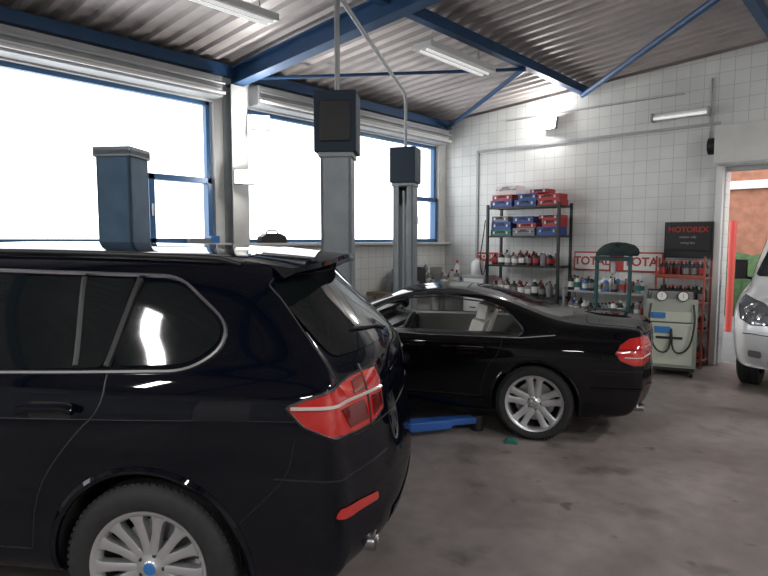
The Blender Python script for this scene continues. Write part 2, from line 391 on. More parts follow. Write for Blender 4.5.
for sg in(1,-1):
    sd=('side',sg)
    q=rnd([(.10,1.54),(.165,1.20),(-.17,1.218),(-.275,1.29),(-.285,1.365),(-.08,1.53)],.07)
    C.panel(g,sd,q,DGLASS,.004)
    q2=rnd([(.98,1.565),(1.0,1.165),(.20,1.195),(.14,1.55)],.03); C.panel(g,sd,q2,DGLASS,.004)
    q3=rnd([(1.06,1.565),(1.08,1.165),(2.02,1.135),(1.52,1.55)],.04); C.panel(g,sd,q3,DGLASS,.004)
    C.line(t,sd,[(.38,1.555),(.32,1.2)],.012,BLK,.002)
    C.line(t,sd,[(.12,1.55),(.18,1.2)],.016,BLK,.002)
    C.line(t,sd,[(1.02,1.56),(1.04,1.165)],.02,BLK,.002)
    C.line(t,sd,rnd([(2.06,1.125),(1.54,1.575),(1.0,1.588),(-.06,1.560),(-.305,1.375),(-.295,1.27),(-.17,1.193),(.3,1.176)],.08),.010,CHROME,.003,closed=True)
    C.line(sm,sd,smooth_pts([(.17,1.19),(.16,1.05),(.30,.92),(.47,.70),(.52,.42)]),.0035,BLK,-.001)
    C.line(sm,sd,[(.52,.42),(2.35,.42)],.0035,BLK,-.001)
    C.line(sm,sd,[(1.03,1.16),(1.06,.42)],.0035,BLK,-.001)
    C.line(sm,sd,smooth_pts([(2.15,1.1),(2.2,.8),(2.35,.42)]),.0035,BLK,-.001)
    C.line(sm,sd,smooth_pts([(-.63,.95),(-.60,.80),(-.50,.70),(-.40,.60)]),.0025,BLK,-.001)
    for hx_ in(.32,1.22):
        C.panel(sm,sd,rnd([(hx_-.03,1.00),(hx_+.17,.995),(hx_+.17,1.065),(hx_-.03,1.065)],.03),BLK,.001)
        C.line(t,sd,[(hx_-.05,1.035),(hx_+.0,1.045),(hx_+.14,1.04),(hx_+.20,1.028)],.017,NAVY,.026,n=10)
    cp=('corner',sg,-.45,.42)
    L=[(74,1.07),(66,1.10),(54,1.13),(40,1.15),(26,1.155),(11,1.15),(9,1.09),(11,.965),(26,.935),(42,.935),(56,.95),(67,1.0)]
    C.panel(lm,cp,L,REDL,.010,4,.04)
    C.line(lm,cp,L,.009,BLK,.003,closed=True)
    C.line(lm,cp,[(72,1.068),(50,1.068),(24,1.065),(11,1.06)],.0075,CLEARL,.014)
    C.panel(lm,cp,[(52,1.045),(32,1.045),(30,.96),(46,.96)],DREDL,.013,4,.04)
    C.panel(lm,cp,[(24,1.045),(12,1.04),(12,.985),(24,.96)],DREDL,.013,4,.04)
    C.panel(lm,cp,[(40,1.135),(30,1.14),(30,1.08),(40,1.08)],DREDL,.013,4,.04)
    C.line(sm,cp,[(28,1.18),(28,.92)],.005,BLK,.011)
    C.panel(lm,cp,rnd([(56,.625),(26,.60),(26,.635),(54,.67)],1.5,2),REDL,.006,4,.04)
    C.line(sm,cp,[(80,.79),(60,.78),(40,.775),(10,.775)],.004,BLK,0)
    fc=('fcorner',sg,3.1,.35)
    C.panel(lm,fc,[(8,.72),(10,.86),(40,.90),(66,.92),(50,.80),(30,.74)],HEADL,.008,4,.04)
    t.lathe([(.052,.22),(.052,0),(.046,-.004),(.042,0),(.042,.20)],(-.90,sg*.60,.40),(1,0,0),STEELD,32,sc=(1.5,.95))
    t.lathe([(0,.05),(.044,.05)],(-.90,sg*.60,.40),(1,0,0),WELL,28,sc=(1.5,.95))
C.panel(g,('back',),rnd([(-.56,1.545),(.56,1.545),(.64,1.50),(.71,1.225),(-.71,1.225),(-.64,1.50)],.05),DGLASS,.005)
C.panel(g,('front',),rnd([(-.60,1.54),(.60,1.54),(.76,1.18),(-.76,1.18)],.06),DGLASS,.004)
C.line(sm,('back',),rnd([(-.66,1.555),(.66,1.555),(.80,1.19),(.80,.92),(-.80,.92),(-.80,1.19)],.05),.004,BLK,0,closed=True)
C.panel(t,('back',),rnd([(-.45,.47),(.45,.47),(.40,.36),(-.40,.36)],.03),BLK,.006)
C.panel(t,('back',),rnd([(-.30,1.00),(.30,1.00),(.30,.97),(-.30,.97)],.01),NAVY,.03)
C.line(t,('back',),[(-.05,1.24),(.1,1.27),(.42,1.30)],.007,BLK,.014)
C.panel(t,('front',),rnd([(-.25,.62),(-.25,.82),(-.03,.84),(-.03,.62)],.04),CHROME,.006)
C.panel(t,('front',),rnd([(.25,.62),(.25,.82),(.03,.84),(.03,.62)],.04),CHROME,.006)
C.panel(t,('front',),rnd([(-.55,.34),(.55,.34),(.5,.48),(-.5,.48)],.04),BLK,.006)
C.archlip(t,0,.432,.37,.30,.018,NAVY,-.006); C.archlip(t,2.93,.432,.37,.30,.018,NAVY,-.006)
for sg in(1,-1):
    pts=[C.proj(('top',),x,sg*.60,.0) for x in [-.30+.1*i for i in range(21)]]
    z=[p+Vector((0,0,.020)) for p in pts]; z[0]=pts[0]; z[-1]=pts[-1]
    t.tube(z,.013,BLK,8)
    t.tube([C.proj(('side',sg),1.78,1.13,.0),Vector((1.80,sg*.98,1.14))],.02,BLK,8)
    bx=Vector((1.83,sg*1.06,1.19))
    t.lathe([(0,-.06),(.05,-.055),(.085,-.03),(.095,0),(.085,.03),(.05,.05),(0,.055)],bx,(1,0,0),NAVY,20)
sp=[]; NY=17
for i in range(NY):
    y=-.57+1.14*i/(NY-1); c=1-(abs(y)/.57)**4
    a=C.proj(('top',),-.30,y,.003); b_=C.proj(('top',),-.42,y,.003)
    xb=-.53-.13*c
    zt_=b_.z-.012-.01*c
    sp+=[a,b_+Vector((0,0,.004)),Vector((xb,y,zt_)),Vector((xb-.004,y,zt_-.022)),Vector((-.46,y,b_.z-.07))]
fs=[]
for i in range(NY-1):
    for e in range(5): fs.append((i*5+e,i*5+(e+1)%5,(i+1)*5+(e+1)%5,(i+1)*5+e))
fs+=[(0,1,2,3,4),tuple((NY-1)*5+e for e in range(5))]
spo=MB('roof_spoiler',C.root); spo.add(sp,fs,NAVY); spo.done(smooth=30)
for m in(g,t,sm,lm): m.done(smooth=50)
C.finish()
for nm,x in(('wheel_rear',0),('wheel_front',2.93)):
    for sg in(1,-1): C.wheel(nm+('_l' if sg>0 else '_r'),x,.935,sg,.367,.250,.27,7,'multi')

# ------------------------------------------------------------------ roadster
st2=[(('r',1),.28,.80,.86,.74,.965,.66),(('r',.78),.24,.87,.875,.80,.985,.70),(('r',.45),.22,.90,.88,.83,.995,.71),
 (-.35,.20,.905,.885,.845,1.005,.68),(-.12,.20,.905,.885,.85,1.035,.64),(.12,.20,.90,.88,.85,1.13,.60),(.45,.20,.895,.875,.85,1.235,.58),
 (.85,.20,.89,.87,.85,1.27,.575),(1.2,.20,.89,.865,.85,1.25,.585),(1.48,.20,.89,.86,.85,1.165,.62),(1.75,.20,.89,.855,.84,1.04,.68),(2.0,.20,.895,.85,.83,.955,.72),
 (2.35,.20,.90,.83,.81,.915,.72),(2.8,.20,.89,.79,.79,.86,.68),(('f',.45),.21,.86,.72,.77,.80,.66),(('f',.78),.22,.82,.66,.72,.73,.62),(('f',1),.24,.70,.60,.60,.65,.55)]
rp2=[(.22,-.86),(.32,-.95),(.52,-1.02),(.62,-1.01),(.70,-.98),(.87,-1.0),(.97,-.99)]
fp2=[(.22,3.25),(.35,3.38),(.5,3.42),(.6,3.36),(.7,3.22)]
K=.935
R=Car('roadster_car',(-2.82*K,5.61*K,0),math.atan2(-.407,-.913),st2,rp2,fp2,BLACKP,ret=.15,crown=.03)
R.arch(0,.365,.325,.56); R.arch(2.56,.365,.325,.56)
c=MB('cut'); c.prism([(.05,.50),(1.72,.50),(1.72,.92),(1.42,1.13),(1.15,1.195),(.85,1.215),(.48,1.175),(.18,1.07),(.02,.96)],'xz',-.60,.60,CABIN); R.cut(c)
swin=[(.10,.940),(.24,1.07),(.48,1.155),(.85,1.195),(1.17,1.175),(1.42,1.11),(1.74,.91),(1.60,.878),(.14,.89)]
swr=rnd(swin,.04)
c=MB('cut'); c.prism(swr,'xz',-1.2,1.2,BLK); R.cut(c)
c=MB('cut'); c.prism([(-.62,.985),(.62,.985),(.50,1.18),(-.50,1.18)],'yz',1.25,2.05,BLK); R.cut(c)
c=MB('cut'); c.prism([(-.46,1.03),(.46,1.03),(.42,1.165),(-.42,1.165)],'yz',-.3,.45,BLK); R.cut(c)
g=MB('windows',R.root); t=MB('trim',R.root); sm=MB('panel_seams',R.root); lm=MB('lamps',R.root); se=MB('interior',R.root)
for sg in(1,-1):
    sd=('side',sg)
    R.line(t,sd,swr,.007,BLK,0,closed=True)
    R.line(t,sd,[(1.74,.885),(.9,.870),(.12,.882),(-.16,.91)],.006,CHROME,.002)
    R.line(sm,sd,smooth_pts([(.28,.87),(.30,.75),(.42,.60),(.46,.36)]),.003,WELL,0)
    R.line(sm,sd,[(.46,.36),(1.72,.36)],.003,WELL,0)
    R.line(sm,sd,smooth_pts([(1.74,.88),(1.80,.7),(1.72,.36)]),.003,WELL,0)
    R.line(t,sd,[(.44,.33),(2.15,.33)],.016,BLACKP,.0)
    R.line(t,sd,[(.40,.76),(.44,.775),(.62,.775),(.66,.765)],.013,BLACKP,.02,n=10)
    R.line(t,sd,[(.43,.79),(.63,.79)],.004,CHROME,.03)
    cp=('corner',sg,-.40,.40)
    L=[(64,.80),(58,.86),(46,.905),(32,.925),(20,.91),(16,.82),(20,.725),(36,.70),(52,.705),(61,.745)]
    R.panel(lm,cp,L,REDL,.008,4,.03); R.line(lm,cp,L,.006,BLK,.002,closed=True)
    R.line(lm,cp,[(62,.825),(46,.83),(18,.83)],.005,DREDL,.010)
    R.line(lm,cp,[(58,.768),(40,.765),(20,.768)],.005,CLEARL,.010)
    R.line(sm,cp,[(80,.65),(60,.655),(10,.655)],.003,WELL,0)
    R.line(t,cp,[(84,.50),(60,.505),(10,.505)],.009,BLACKP,.004)
    t.lathe([(.036,.16),(.036,0),(.031,0),(.031,.14)],(-.90,sg*.5,.27),(1,0,0),STEELD,20,sc=(1.3,.9))
    fc=('fcorner',sg,2.8,.3)
    R.panel(lm,fc,[(10,.50),(12,.60),(40,.66),(60,.66),(50,.56),(28,.50)],HEADL,.006,4,.03)
    y=sg*.34
    se.box((.78,y,.50),(.5,.46,.16),LEATH)
    se.beam((.68,y,.52),(.53,y,.97),.44,.12,LEATH,up=(1,0,0))
    se.beam((.525,y,.98),(.50,y,1.12),.27,.09,LEATH,up=(1,0,0))
    t.tube([R.proj(sd,1.66,.90,0),Vector((1.66,sg*.93,.93))],.014,BLACKP,8)
    t.lathe([(0,-.05),(.04,-.045),(.068,-.02),(.072,0),(.06,.03),(0,.045)],(1.67,sg*.98,.955),(1,0,0),BLACKP,20)
R.panel(g,('front',),rnd([(-.62,.99),(.62,.99),(.50,1.175),(-.50,1.175)],.03),CGLASS,-.01)
R.panel(g,('back',),rnd([(-.47,1.025),(.47,1.025),(.43,1.17),(-.43,1.17)],.02),CGLASS,-.004)
R.line(sm,('top',),rnd([(-.42,-.60),(-.42,.60),(-.90,.60),(-.90,-.60)],.08),.003,WELL,0,closed=True)
R.panel(t,('front',),rnd([(-.36,.40),(.36,.40),(.32,.56),(-.32,.56)],.05),CHROME,.006)
R.archlip(t,0,.372,.325,.22,.012,BLACKP,-.003); R.archlip(t,2.56,.372,.325,.22,.012,BLACKP,-.003)
se.box((1.55,0,.80),(.32,1.08,.16),BLK); se.box((.95,0,.55),(.9,.16,.18),BLK)
T=Matrix.Rotation(math.radians(65),3,'Y')
se.tube([Vector((1.28,.33,.84))+T@Vector((.17*math.cos(a),.17*math.sin(a),0)) for a in [k*math.pi/12 for k in range(24)]],.014,BLK,8,closed=True)
se.cyl((1.28,.33,.84),(1.45,.33,.79),.035,BLK,12)
for m in(g,t,sm,lm): m.done(smooth=50)
se.done(bevel=.03)
R.finish()
for nm,x in(('wheel_rear',0),('wheel_front',2.56)):
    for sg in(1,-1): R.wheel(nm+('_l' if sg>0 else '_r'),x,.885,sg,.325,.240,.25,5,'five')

# ------------------------------------------------------------------ van
st3=[(('r',1),.35,.88,1.15,.86,1.95,.80),(('r',.78),.32,.93,1.18,.91,1.98,.84),(('r',.45),.30,.94,1.18,.92,1.99,.85),
 (-.4,.28,.945,1.18,.925,2.0,.85),(.5,.28,.945,1.18,.925,2.0,.85),(1.4,.28,.945,1.18,.925,2.0,.85),(2.1,.28,.945,1.18,.925,1.99,.84),(2.5,.28,.945,1.18,.92,1.90,.80),
 (2.85,.28,.945,1.17,.91,1.64,.80),(3.2,.28,.94,1.15,.89,1.36,.80),(3.4,.29,.93,1.12,.87,1.25,.76),(('f',.45),.29,.92,1.08,.84,1.18,.72),(('f',.78),.29,.88,1.0,.80,1.10,.68),(('f',1),.30,.80,.94,.72,1.02,.60)]
rp3=[(.3,-.85),(.5,-.92),(1.9,-.85)]
fp3=[(.25,3.72),(.4,3.86),(.7,3.88),(.95,3.78),(1.12,3.65)]
V=Car('delivery_van',(-.50,11.15,0),-math.pi/2,st3,rp3,fp3,SILVERP)
V.arch(0,.39,.33,.6); V.arch(3.1,.39,.33,.6)
g=MB('windows',V.root); t=MB('trim',V.root); lm=MB('lamps',V.root)
for sg in(1,-1):
    V.panel(g,('side',sg),rnd([(2.15,1.75),(2.15,1.24),(3.05,1.22),(2.62,1.70)],.04),DGLASS,.005)
    V.line(t,('side',sg),[(2.08,1.8),(2.08,.4)],.004,BLK,0)
    fr=('front',)
    LL=[(sg*.50,.80),(sg*.52,.92),(sg*.64,1.02),(sg*.82,1.10),(sg*.86,1.00),(sg*.83,.84),(sg*.72,.78)]
    V.panel(lm,fr,LL,HEADL,.008,.03,.03); V.line(lm,fr,LL,.008,BLK,.003,closed=True)
    for (yy,zz_) in((.62,.88),(.75,.93)):
        p=V.proj(fr,sg*yy,zz_,.012); lm.lathe([(0,0),(.03,.004),(.045,.012),(.05,.02)],p,(1,0,-.1),CHROME,20)
    V.line(t,fr,[(sg*.05,.68),(sg*.80,.68)],.006,BLK,.0)
    V.panel(lm,fr,rnd([(sg*.60,.42),(sg*.60,.50),(sg*.74,.50),(sg*.74,.42)],.03),HEADL,.006,.03,.03)
    t.tube([V.proj(('side',sg),2.75,1.24,0),Vector((2.78,sg*1.0,1.27))],.02,BLK,8)
    t.box((2.82,sg*1.0,1.36),(.09,.12,.24),BLK)
V.panel(g,('front',),rnd([(-.68,1.80),(.68,1.80),(.78,1.30),(-.78,1.30)],.06),DGLASS,.005)
V.panel(t,('front',),rnd([(-.42,.76),(.42,.76),(.38,.90),(-.38,.90)],.04),BLK,.005)
V.panel(t,('front',),rnd([(-.55,.36),(.55,.36),(.5,.50),(-.5,.50)],.04),BLK,.006)
for m in(g,lm): m.done(smooth=50)
t.done(smooth=50,bevel=.01)
V.finish()
for nm,x in(('wheel_rear',0),('wheel_front',3.1)):
    for sg in(1,-1): V.wheel(nm+('_l' if sg>0 else '_r'),x,.90,sg,.33,.20,.22,7,'multi')

# ------------------------------------------------------------------ room
WX=-6.5; DY=8.95; sl=.071
def zr(x): return 3.90+sl*(x-WX)
f=MB('floor'); f.box2((WX-.3,-6.2,-.15),(6.2,DY+.3,0),FLOORM); f.done(smooth=0)
gr=MB('ground_outside'); gr.box2((-30,DY+.3,-.2),(25,30,-.02),ASPH); gr.done(smooth=0)
w=MB('wall_left')
w.box2((WX-.25,-6.2,0),(WX,DY+.25,1.66),TILEY)
w.box2((WX-.25,-6.2,3.44),(WX,DY+.25,3.92),PLAST)
w.box2((WX-.25,4.04,1.66),(WX,4.52,3.44),PLAST)
w.box2((WX-.25,8.74,1.66),(WX,DY+.25,3.44),PLAST)
w.box2((WX-.25,-1.1,1.66),(WX,-.6,3.44),PLAST); w.box2((WX-.25,-6.2,1.66),(WX,-5.6,3.44),PLAST)
w.done(smooth=0)
w=MB('trim_1'); w.box2((WX,-6,1.64),(WX+.14,DY-.02,1.68),PLAST); w.done(bevel=.005)
w=MB('wall_back')
dl,dr_,dh=-1.84,1.3,2.70
w.prism([(WX-.25,0),(dl,0),(dl,dh),(dr_,dh),(dr_,0),(6.2,0),(6.2,zr(6.2)-.01),(WX-.25,zr(WX-.25)-.01)],'xz',DY,DY+.25,TILEX); w.done(smooth=0)
w=MB('wall_right'); w.box2((6.0,-6.2,0),(6.2,DY+.25,4.75),PLAST); w.done(smooth=0)
w=MB('wall_front')
w.prism([(WX-.25,0),(-4.6,0),(-4.6,3.1),(-.6,3.1),(-.6,0),(.8,0),(.8,3.1),(4.8,3.1),(4.8,0),(6.2,0),(6.2,zr(6.2)-.01),(WX-.25,zr(WX-.25)-.01)],'xz',-6.4,-6.2,PLAST); w.done(smooth=0)
for n_,(a,c_) in enumerate(((-4.6,-.6),(.8,4.8))):
    q=MB('light_block_shutter')  # unseen closed shutter, added to keep bright sky out of car reflections
    for i in range(31):
        zt=3.1-.1*i
        q.box2((a+.005,-6.34,zt-.098),(c_-.005,-6.30,zt),GREYP)
    q.done(bevel=.004)
rf=MB('ceiling'); p=.21; y=-6.5; ys=[]
while y<DY+.3:
    ys+=[(y,0),(y+.055,0),(y+.085,.034),(y+.18,.034)]; y+=p
vs=[];fs=[]
for yy,d in ys:
    for x in(WX-.5,-2,6.4): vs.append((x,yy,zr(x)+.02+d))
for i in range(len(ys)-1):
    for j in range(2): fs.append((i*3+j,i*3+j+1,(i+1)*3+j+1,(i+1)*3+j))
rf.add(vs,fs,ROOFM); rf.done(smooth=0,recalc=False)
b=MB('roof_beams')
for yy in(4.30,-.8):
    for dz,wd,ht in((-.045,.16,.018),(-.145,.02,.2),(-.245,.16,.018)):
        b.beam((WX+.02,yy,zr(WX)+dz),(6,yy,zr(6)+dz),wd,ht,BLUE)
for xx in(-3.84,-1.32,1.3,3.9):
    b.beam((xx,-6.2,zr(xx)-.06),(xx,DY,zr(xx)-.06),.10,.12,BLUE)
b.beam((WX+.07,-6.2,zr(WX)-.075),(WX+.07,DY,zr(WX)-.075),.12,.13,BLUE)
def rod(a,c,r=.028): b.tube([(a[0],a[1],zr(a[0])-.14),(c[0],c[1],zr(c[0])-.14)],r,BLUE,8)
N=(-3.84,7.0)
rod((-6.4,8.85),N,.035); rod((-6.4,4.4),N,.022); rod((-3.84,8.85),(-1.32,6.45),.04)
b.done(smooth=30)
for yy in(4.28,-.85):
    k=MB('steel_column')
    k.box2((WX+.005,yy-.11,0),(WX+.02,yy+.11,3.64),GREYP); k.box2((WX+.19,yy-.11,0),(WX+.205,yy+.11,3.64),PLAST); k.box2((WX+.02,yy-.01,0),(WX+.19,yy+.01,3.64),GREYP)
    k.box2((WX+.205,yy-.1,0.02),(WX+.215,yy+.1,.3),GREYP)
    k.cyl((WX+.12,yy+.15,0),(WX+.12,yy+.15,3.6),.022,WHITE,10)
    k.done()
h=MB('shutter_housing')
for a,c_ in((-.6,4.04),(4.56,8.74)):
    h.box2((WX+.002,a,3.46),(WX+.22,c_,3.70),GREYP)
    h.box2((WX+.22,a+.02,3.54),(WX+.225,c_-.02,3.56),WHITE)
    h.cyl((WX+.27,a,3.50),(WX+.27,c_,3.50),.022,WHITE,10)
    h.cyl((WX+.27,a,3.61),(WX+.27,c_,3.61),.015,GALV,10)
h.done(bevel=.01)
def window(name,y0,y1,sash):
    m=MB(name); x0,x1=WX-.14,WX-.06; z0,z1=1.68,3.44; fw=.05
    m.box2((x0,y0,z0),(x1,y1,z0+fw),BLUEF); m.box2((x0,y0,z1-fw),(x1,y1,z1),BLUEF)
    m.box2((x0,y0,z0),(x1,y0+fw,z1),BLUEF); m.box2((x0,y1-fw,z0),(x1,y1,z1),BLUEF)
    for a,c_ in sash:
        zz=2.42; X0,X1=WX-.12,WX+.0
        m.box2((X0,a,zz),(X1,c_,zz+.07),BLUEF); m.box2((X0,a,z0),(X1,c_,z0+.06),BLUEF)
        m.box2((X0,a,z0),(X1,a+.07,zz+.07),BLUEF); m.box2((X0,c_-.06,z0),(X1,c_,zz+.07),BLUEF)
        m.box2((X1,a+.02,2.0),(X1+.04,a+.04,2.14),GALV)
    x=WX-.10; m.add([(x,y0+.01,z0+.01),(x,y1-.01,z0+.01),(x,y1-.01,z1-.01),(x,y0+.01,z1-.01)],[(0,1,2,3)],WGLASS)
    m.done(bevel=.004)
window('window_1',-.58,4.02,[(3.18,4.0)]); window('window_2',4.54,8.72,[(8.05,8.70)]); window('window_3',-5.58,-1.12,[])
q=MB('trim_2'); q.box2((-5.78,DY-.03,3.27),(dl-.1,DY,3.31),GREYP); q.box2((-5.80,DY-.03,.0),(-5.76,DY,3.31),GREYP); q.done()
q=MB('door_1')
q.box2((dl-.1,DY-.30,dh+.02),(dr_+.1,DY,dh+.52),PLAST)
q.box2((dl-.1,DY-.10,0),(dl-.02,DY,dh),WHITE); q.box2((dr_,DY-.10,0),(dr_+.08,DY,dh),WHITE)
q.box2((dl,DY+.02,dh-.06),(dr_,DY+.1,dh),GALV)
q.cyl((dl-.2,DY-.16,dh+.27),(dl-.1,DY-.16,dh+.27),.11,BLK,20); 
q.done(bevel=.008)
q=MB('electrical_conduit'); q.tube([(dl-.22,DY-.02,3.9),(dl-.22,DY-.02,dh+.3)],.012,GREYP); q.tube([(-5.2,DY-.02,3.75),(-2.4,DY-.02,3.75)],.008,GREYP); q.done()

def lift_post(loc, rz, hgt, wd, dp, body, cap):
    e=MB('lift_post',None,loc,rz)
    e.box2((-wd/2-.10,-dp/2-.10,0),(wd/2+.10,dp/2+.10,.02),body)
    tk=.03
    e.box2((-wd/2,-dp/2,.02),(wd/2,-dp/2+tk,hgt),cap)
    e.box2((-wd/2,-dp/2,.02),(-wd/2+tk,dp/2,hgt),body); e.box2((wd/2-tk,-dp/2,.02),(wd/2,dp/2,hgt),body)
    e.box2((-wd/2,dp/2-tk,.02),(-wd/2+wd*.3,dp/2,hgt),body); e.box2((wd/2-wd*.3,dp/2-tk,.02),(wd/2,dp/2,hgt),body)
    e.box2((-wd/2+.05,-.05,.02),(wd/2-.05,dp/2-.05,hgt-.3),LIFTG)
    e.cyl((0,dp/2-.06,.1),(0,dp/2-.06,hgt-.1),.025,GALV,10)
    e.box2((-wd/2-.015,-dp/2-.015,hgt-.05),(wd/2+.015,dp/2+.015,hgt),cap)
    return e
e=lift_post((-4.80,2.13,0),math.radians(35),2.44,.29,.28,LIFTB,LIFTB)
e.box2((-.16,-.155,2.38),(.16,.155,2.46),LIFTG); e.done(bevel=.008)
carz=math.atan2(-.407,-.913)
P1=(-3.50,3.32,0); P2=(-5.2,6.22,0)
e=lift_post(P1,math.radians(38),2.43,.25,.24,LIFTG,LIFTG)
e.box2((-.17,-.15,2.42),(.17,.15,2.90),LIFTD)
e.box2((-.12,-.165,2.50),(.12,-.15,2.82),BLK)
e.done(bevel=.012)
e=lift_post(P2,carz,2.5,.28,.28,LIFTG,LIFTG)
e.box2((-.18,-.17,2.50),(.18,.17,2.98),LIFTD); e.done(bevel=.012)
pipe=MB('overhead_conduit')
zz=3.70
def arc_pts():
    a=Vector((P1[0],P1[1],2.905)); c_=Vector((P2[0],P2[1],2.985)); d=(c_-a); d.z=0; d.normalize()
    P=[a, Vector((a.x,a.y,zz-.15))]
    for k in range(1,6):
        an=math.pi/2*k/5; P.append(Vector((a.x,a.y,zz-.15))+d*.15*(1-math.cos(an))+Vector((0,0,.15*math.sin(an))))
    e_=Vector((c_.x,c_.y,zz-.15))
    for k in range(5,0,-1):
        an=math.pi/2*k/5; P.append(e_-d*.15*(1-math.cos(an))+Vector((0,0,.15*math.sin(an))))
    P+= [e_, c_]
    return P
pipe.tube(arc_pts(),.022,GREYP,10); pipe.done()
ar=MB('lift_arm')
ar.beam((-3.28,3.62,.09),(-2.95,4.15,.09),.14,.08,ARMB); ar.beam((-3.05,4.0,.10),(-2.80,4.38,.10),.10,.06,ARMB)
ar.cyl((-2.80,4.38,.0),(-2.80,4.38,.14),.06,BLK,16); ar.cyl((-3.28,3.62,0.0),(-3.28,3.62,.14),.08,ARMB,16)
ar.done(bevel=.008)
ar=MB('wheel_chock',None,(-2.40,4.28,0),.5); ar.prism([(-.06,0),(.06,0),(.03,.04),(-.03,.04)],'xz',-.04,.04,GRNC); ar.done(bevel=.004)

def flood(loc, rz, w_=60, tilt=-10):
    e=MB('floodlight',None,loc,0); M=Matrix.Rotation(rz,4,'Z')@Matrix.Rotation(math.radians(tilt),4,'X')
    e.box((0,.0,0),(.24,.05,.19),GREYP,M); e.box((0,-.03,0),(.20,.012,.15),EMIT,M)
    e.box((0,.05,0),(.05,.08,.05),GALV,Matrix.Rotation(rz,4,'Z'))
    o=e.done(bevel=.004)
    L=bpy.data.lights.new('flood','POINT'); L.energy=w_; L.shadow_soft_size=.06; L.color=(1,.98,.95)
    lo=bpy.data.objects.new('lamp',L); COL.objects.link(lo); lo.parent=o
    d=(M.to_3x3()@Vector((0,-1,0))); lo.location=d*.12
flood((-4.33,DY-.12,3.58),math.radians(-20),34)
flood((WX+.34,4.50,3.20),math.radians(60),22)
flood((WX+.34,4.24,2.50),math.radians(60),14)
def fluo(name,c,L_,z,on=0,w_=.18):
    e=MB(name,None,c)
    e.box((0,0,0),(w_,L_,.07),WHITE)
    for s_ in(-.045,.045):
        e.cyl((s_,-L_/2+.04,-.05),(s_,L_/2-.04,-.05),.014,EMIT if on else DIFF,10)
    for s_ in(-1,1): e.cyl((0,s_*L_*.35,.03),(0,s_*L_*.35,z),.008,GALV,6)
    o=e.done(bevel=.005)
    if on:  # real light only for the added fill fixtures
        L=bpy.data.lights.new('tube','AREA'); L.shape='RECTANGLE'; L.size=.15; L.size_y=L_; L.energy=on; L.color=(1,.98,.95)
        lo=bpy.data.objects.new('lamp',L); COL.objects.link(lo); lo.parent=o; lo.location=(0,0,-.075)
fluo('added_fill_lamp',(-4.10,5.85,zr(-4.1)-.20),1.35,.20,w_=.26)
fluo('added_fill_lamp',(-4.75,3.1,zr(-4.75)-.14),1.1,.14)
for xx,yy,pw in((2.2,1.5,105),(1.8,5.8,105),(1.6,-3,90),(4.4,3,90),(-2.4,-2.6,100)):  # unseen fill fixtures, added to brighten the room
    fluo('added_fill_lamp',(xx,yy,zr(xx)-.3),1.5,.3,on=pw)
e=MB('wall_light_fixture',None,(-2.43,DY-.06,3.46)); e.box((0,0,0),(.74,.10,.08),WHITE); e.cyl((-.34,-.06,-.02),(.34,-.06,-.02),.02,DIFF,10); e.box((-.36,-.02,0),(.03,.14,.12),GREYP); e.box((.36,-.02,0),(.03,.14,.12),GREYP); e.done(bevel=.006)

# ------------------------------------------------------------------ rack and goods
rx0,rx1,ry0,ry1=-5.22,-3.96,8.40,8.84
LV=[.36,.82,1.31,1.79,2.26]
e=MB('storage_rack')
for x in(rx0,rx1):
    for y in(ry0,ry1): e.box2((x-.02,y-.02,0),(x+.02,y+.02,2.30),BLK)
for z in LV: e.box2((rx0,ry0,z-.03),(rx1,ry1,z),BLK)
e.tube(smooth_pts([(rx0-.03,ry0-.03,2.05),(rx0-.05,ry0-.06,1.75),(rx0-.13,ry0-.05,1.35),(rx0-.04,ry0-.05,1.05),(rx0+.02,ry0-.04,1.5)]),.010,BLK,6)
e.done(bevel=.003)
def case(e,x,y,z,w_,d,h_,m):
    e.box((x,y,z+h_/2),(w_,d,h_),m); e.box((x,y-d/2-.004,z+h_*.55),(w_*.98,.008,.01),BLK)
    e.tube([(x-.05,y-d/2,z+h_*.7),(x-.05,y-d/2-.03,z+h_*.75),(x+.05,y-d/2-.03,z+h_*.75),(x+.05,y-d/2,z+h_*.7)],.007,BLK,6)
    for s_ in(-.32,.32): e.box((x+s_*w_,y-d/2-.006,z+h_*.5),(.03,.012,.04),GALV)
def bottle(e,x,y,z,h_,w_,body,lab,cap):
    e.lathe([(0,0),(w_*.48,0),(w_*.5,.01),(w_*.5,h_*.66),(w_*.42,h_*.76),(w_*.17,h_*.86),(w_*.17,h_*.9)],(x,y,z),(0,0,1),body,12)
    e.lathe([(w_*.2,h_*.88),(w_*.2,h_),(0,h_)],(x,y,z),(0,0,1),cap,10)
    e.lathe([(w_*.515,h_*.2),(w_*.515,h_*.58)],(x,y,z),(0,0,1),lab,12)
e=MB('tool_cases')
z=2.26
case(e,-5.0,8.6,z,.40,.32,.11,BLUC); case(e,-4.99,8.6,z+.11,.36,.3,.09,REDC); case(e,-4.93,8.62,z+.20,.38,.3,.15,PINK)
case(e,-4.56,8.6,z,.38,.32,.10,BLUC); case(e,-4.52,8.6,z+.10,.34,.3,.10,BLUC); case(e,-4.16,8.6,z,.36,.32,.09,REDC); case(e,-4.18,8.6,z+.09,.38,.3,.09,REDC); case(e,-4.34,8.6,z+.20,.30,.28,.06,REDC)
z=1.79
case(e,-5.0,8.6,z,.38,.32,.10,GRNC); case(e,-5.0,8.6,z+.10,.36,.3,.13,BLUC); case(e,-5.02,8.6,z+.23,.30,.3,.09,GRYC)
case(e,-4.58,8.6,z,.38,.32,.12,GRYC); case(e,-4.54,8.6,z+.12,.34,.3,.08,REDC); case(e,-4.6,8.6,z+.20,.36,.3,.11,BLUC)
case(e,-4.17,8.6,z,.36,.32,.14,BLUC); case(e,-4.12,8.6,z+.14,.28,.3,.12,REDC); case(e,-4.15,8.6,z+.26,.34,.3,.06,REDC)
e.done(bevel=.008)
e=MB('oil_bottles')
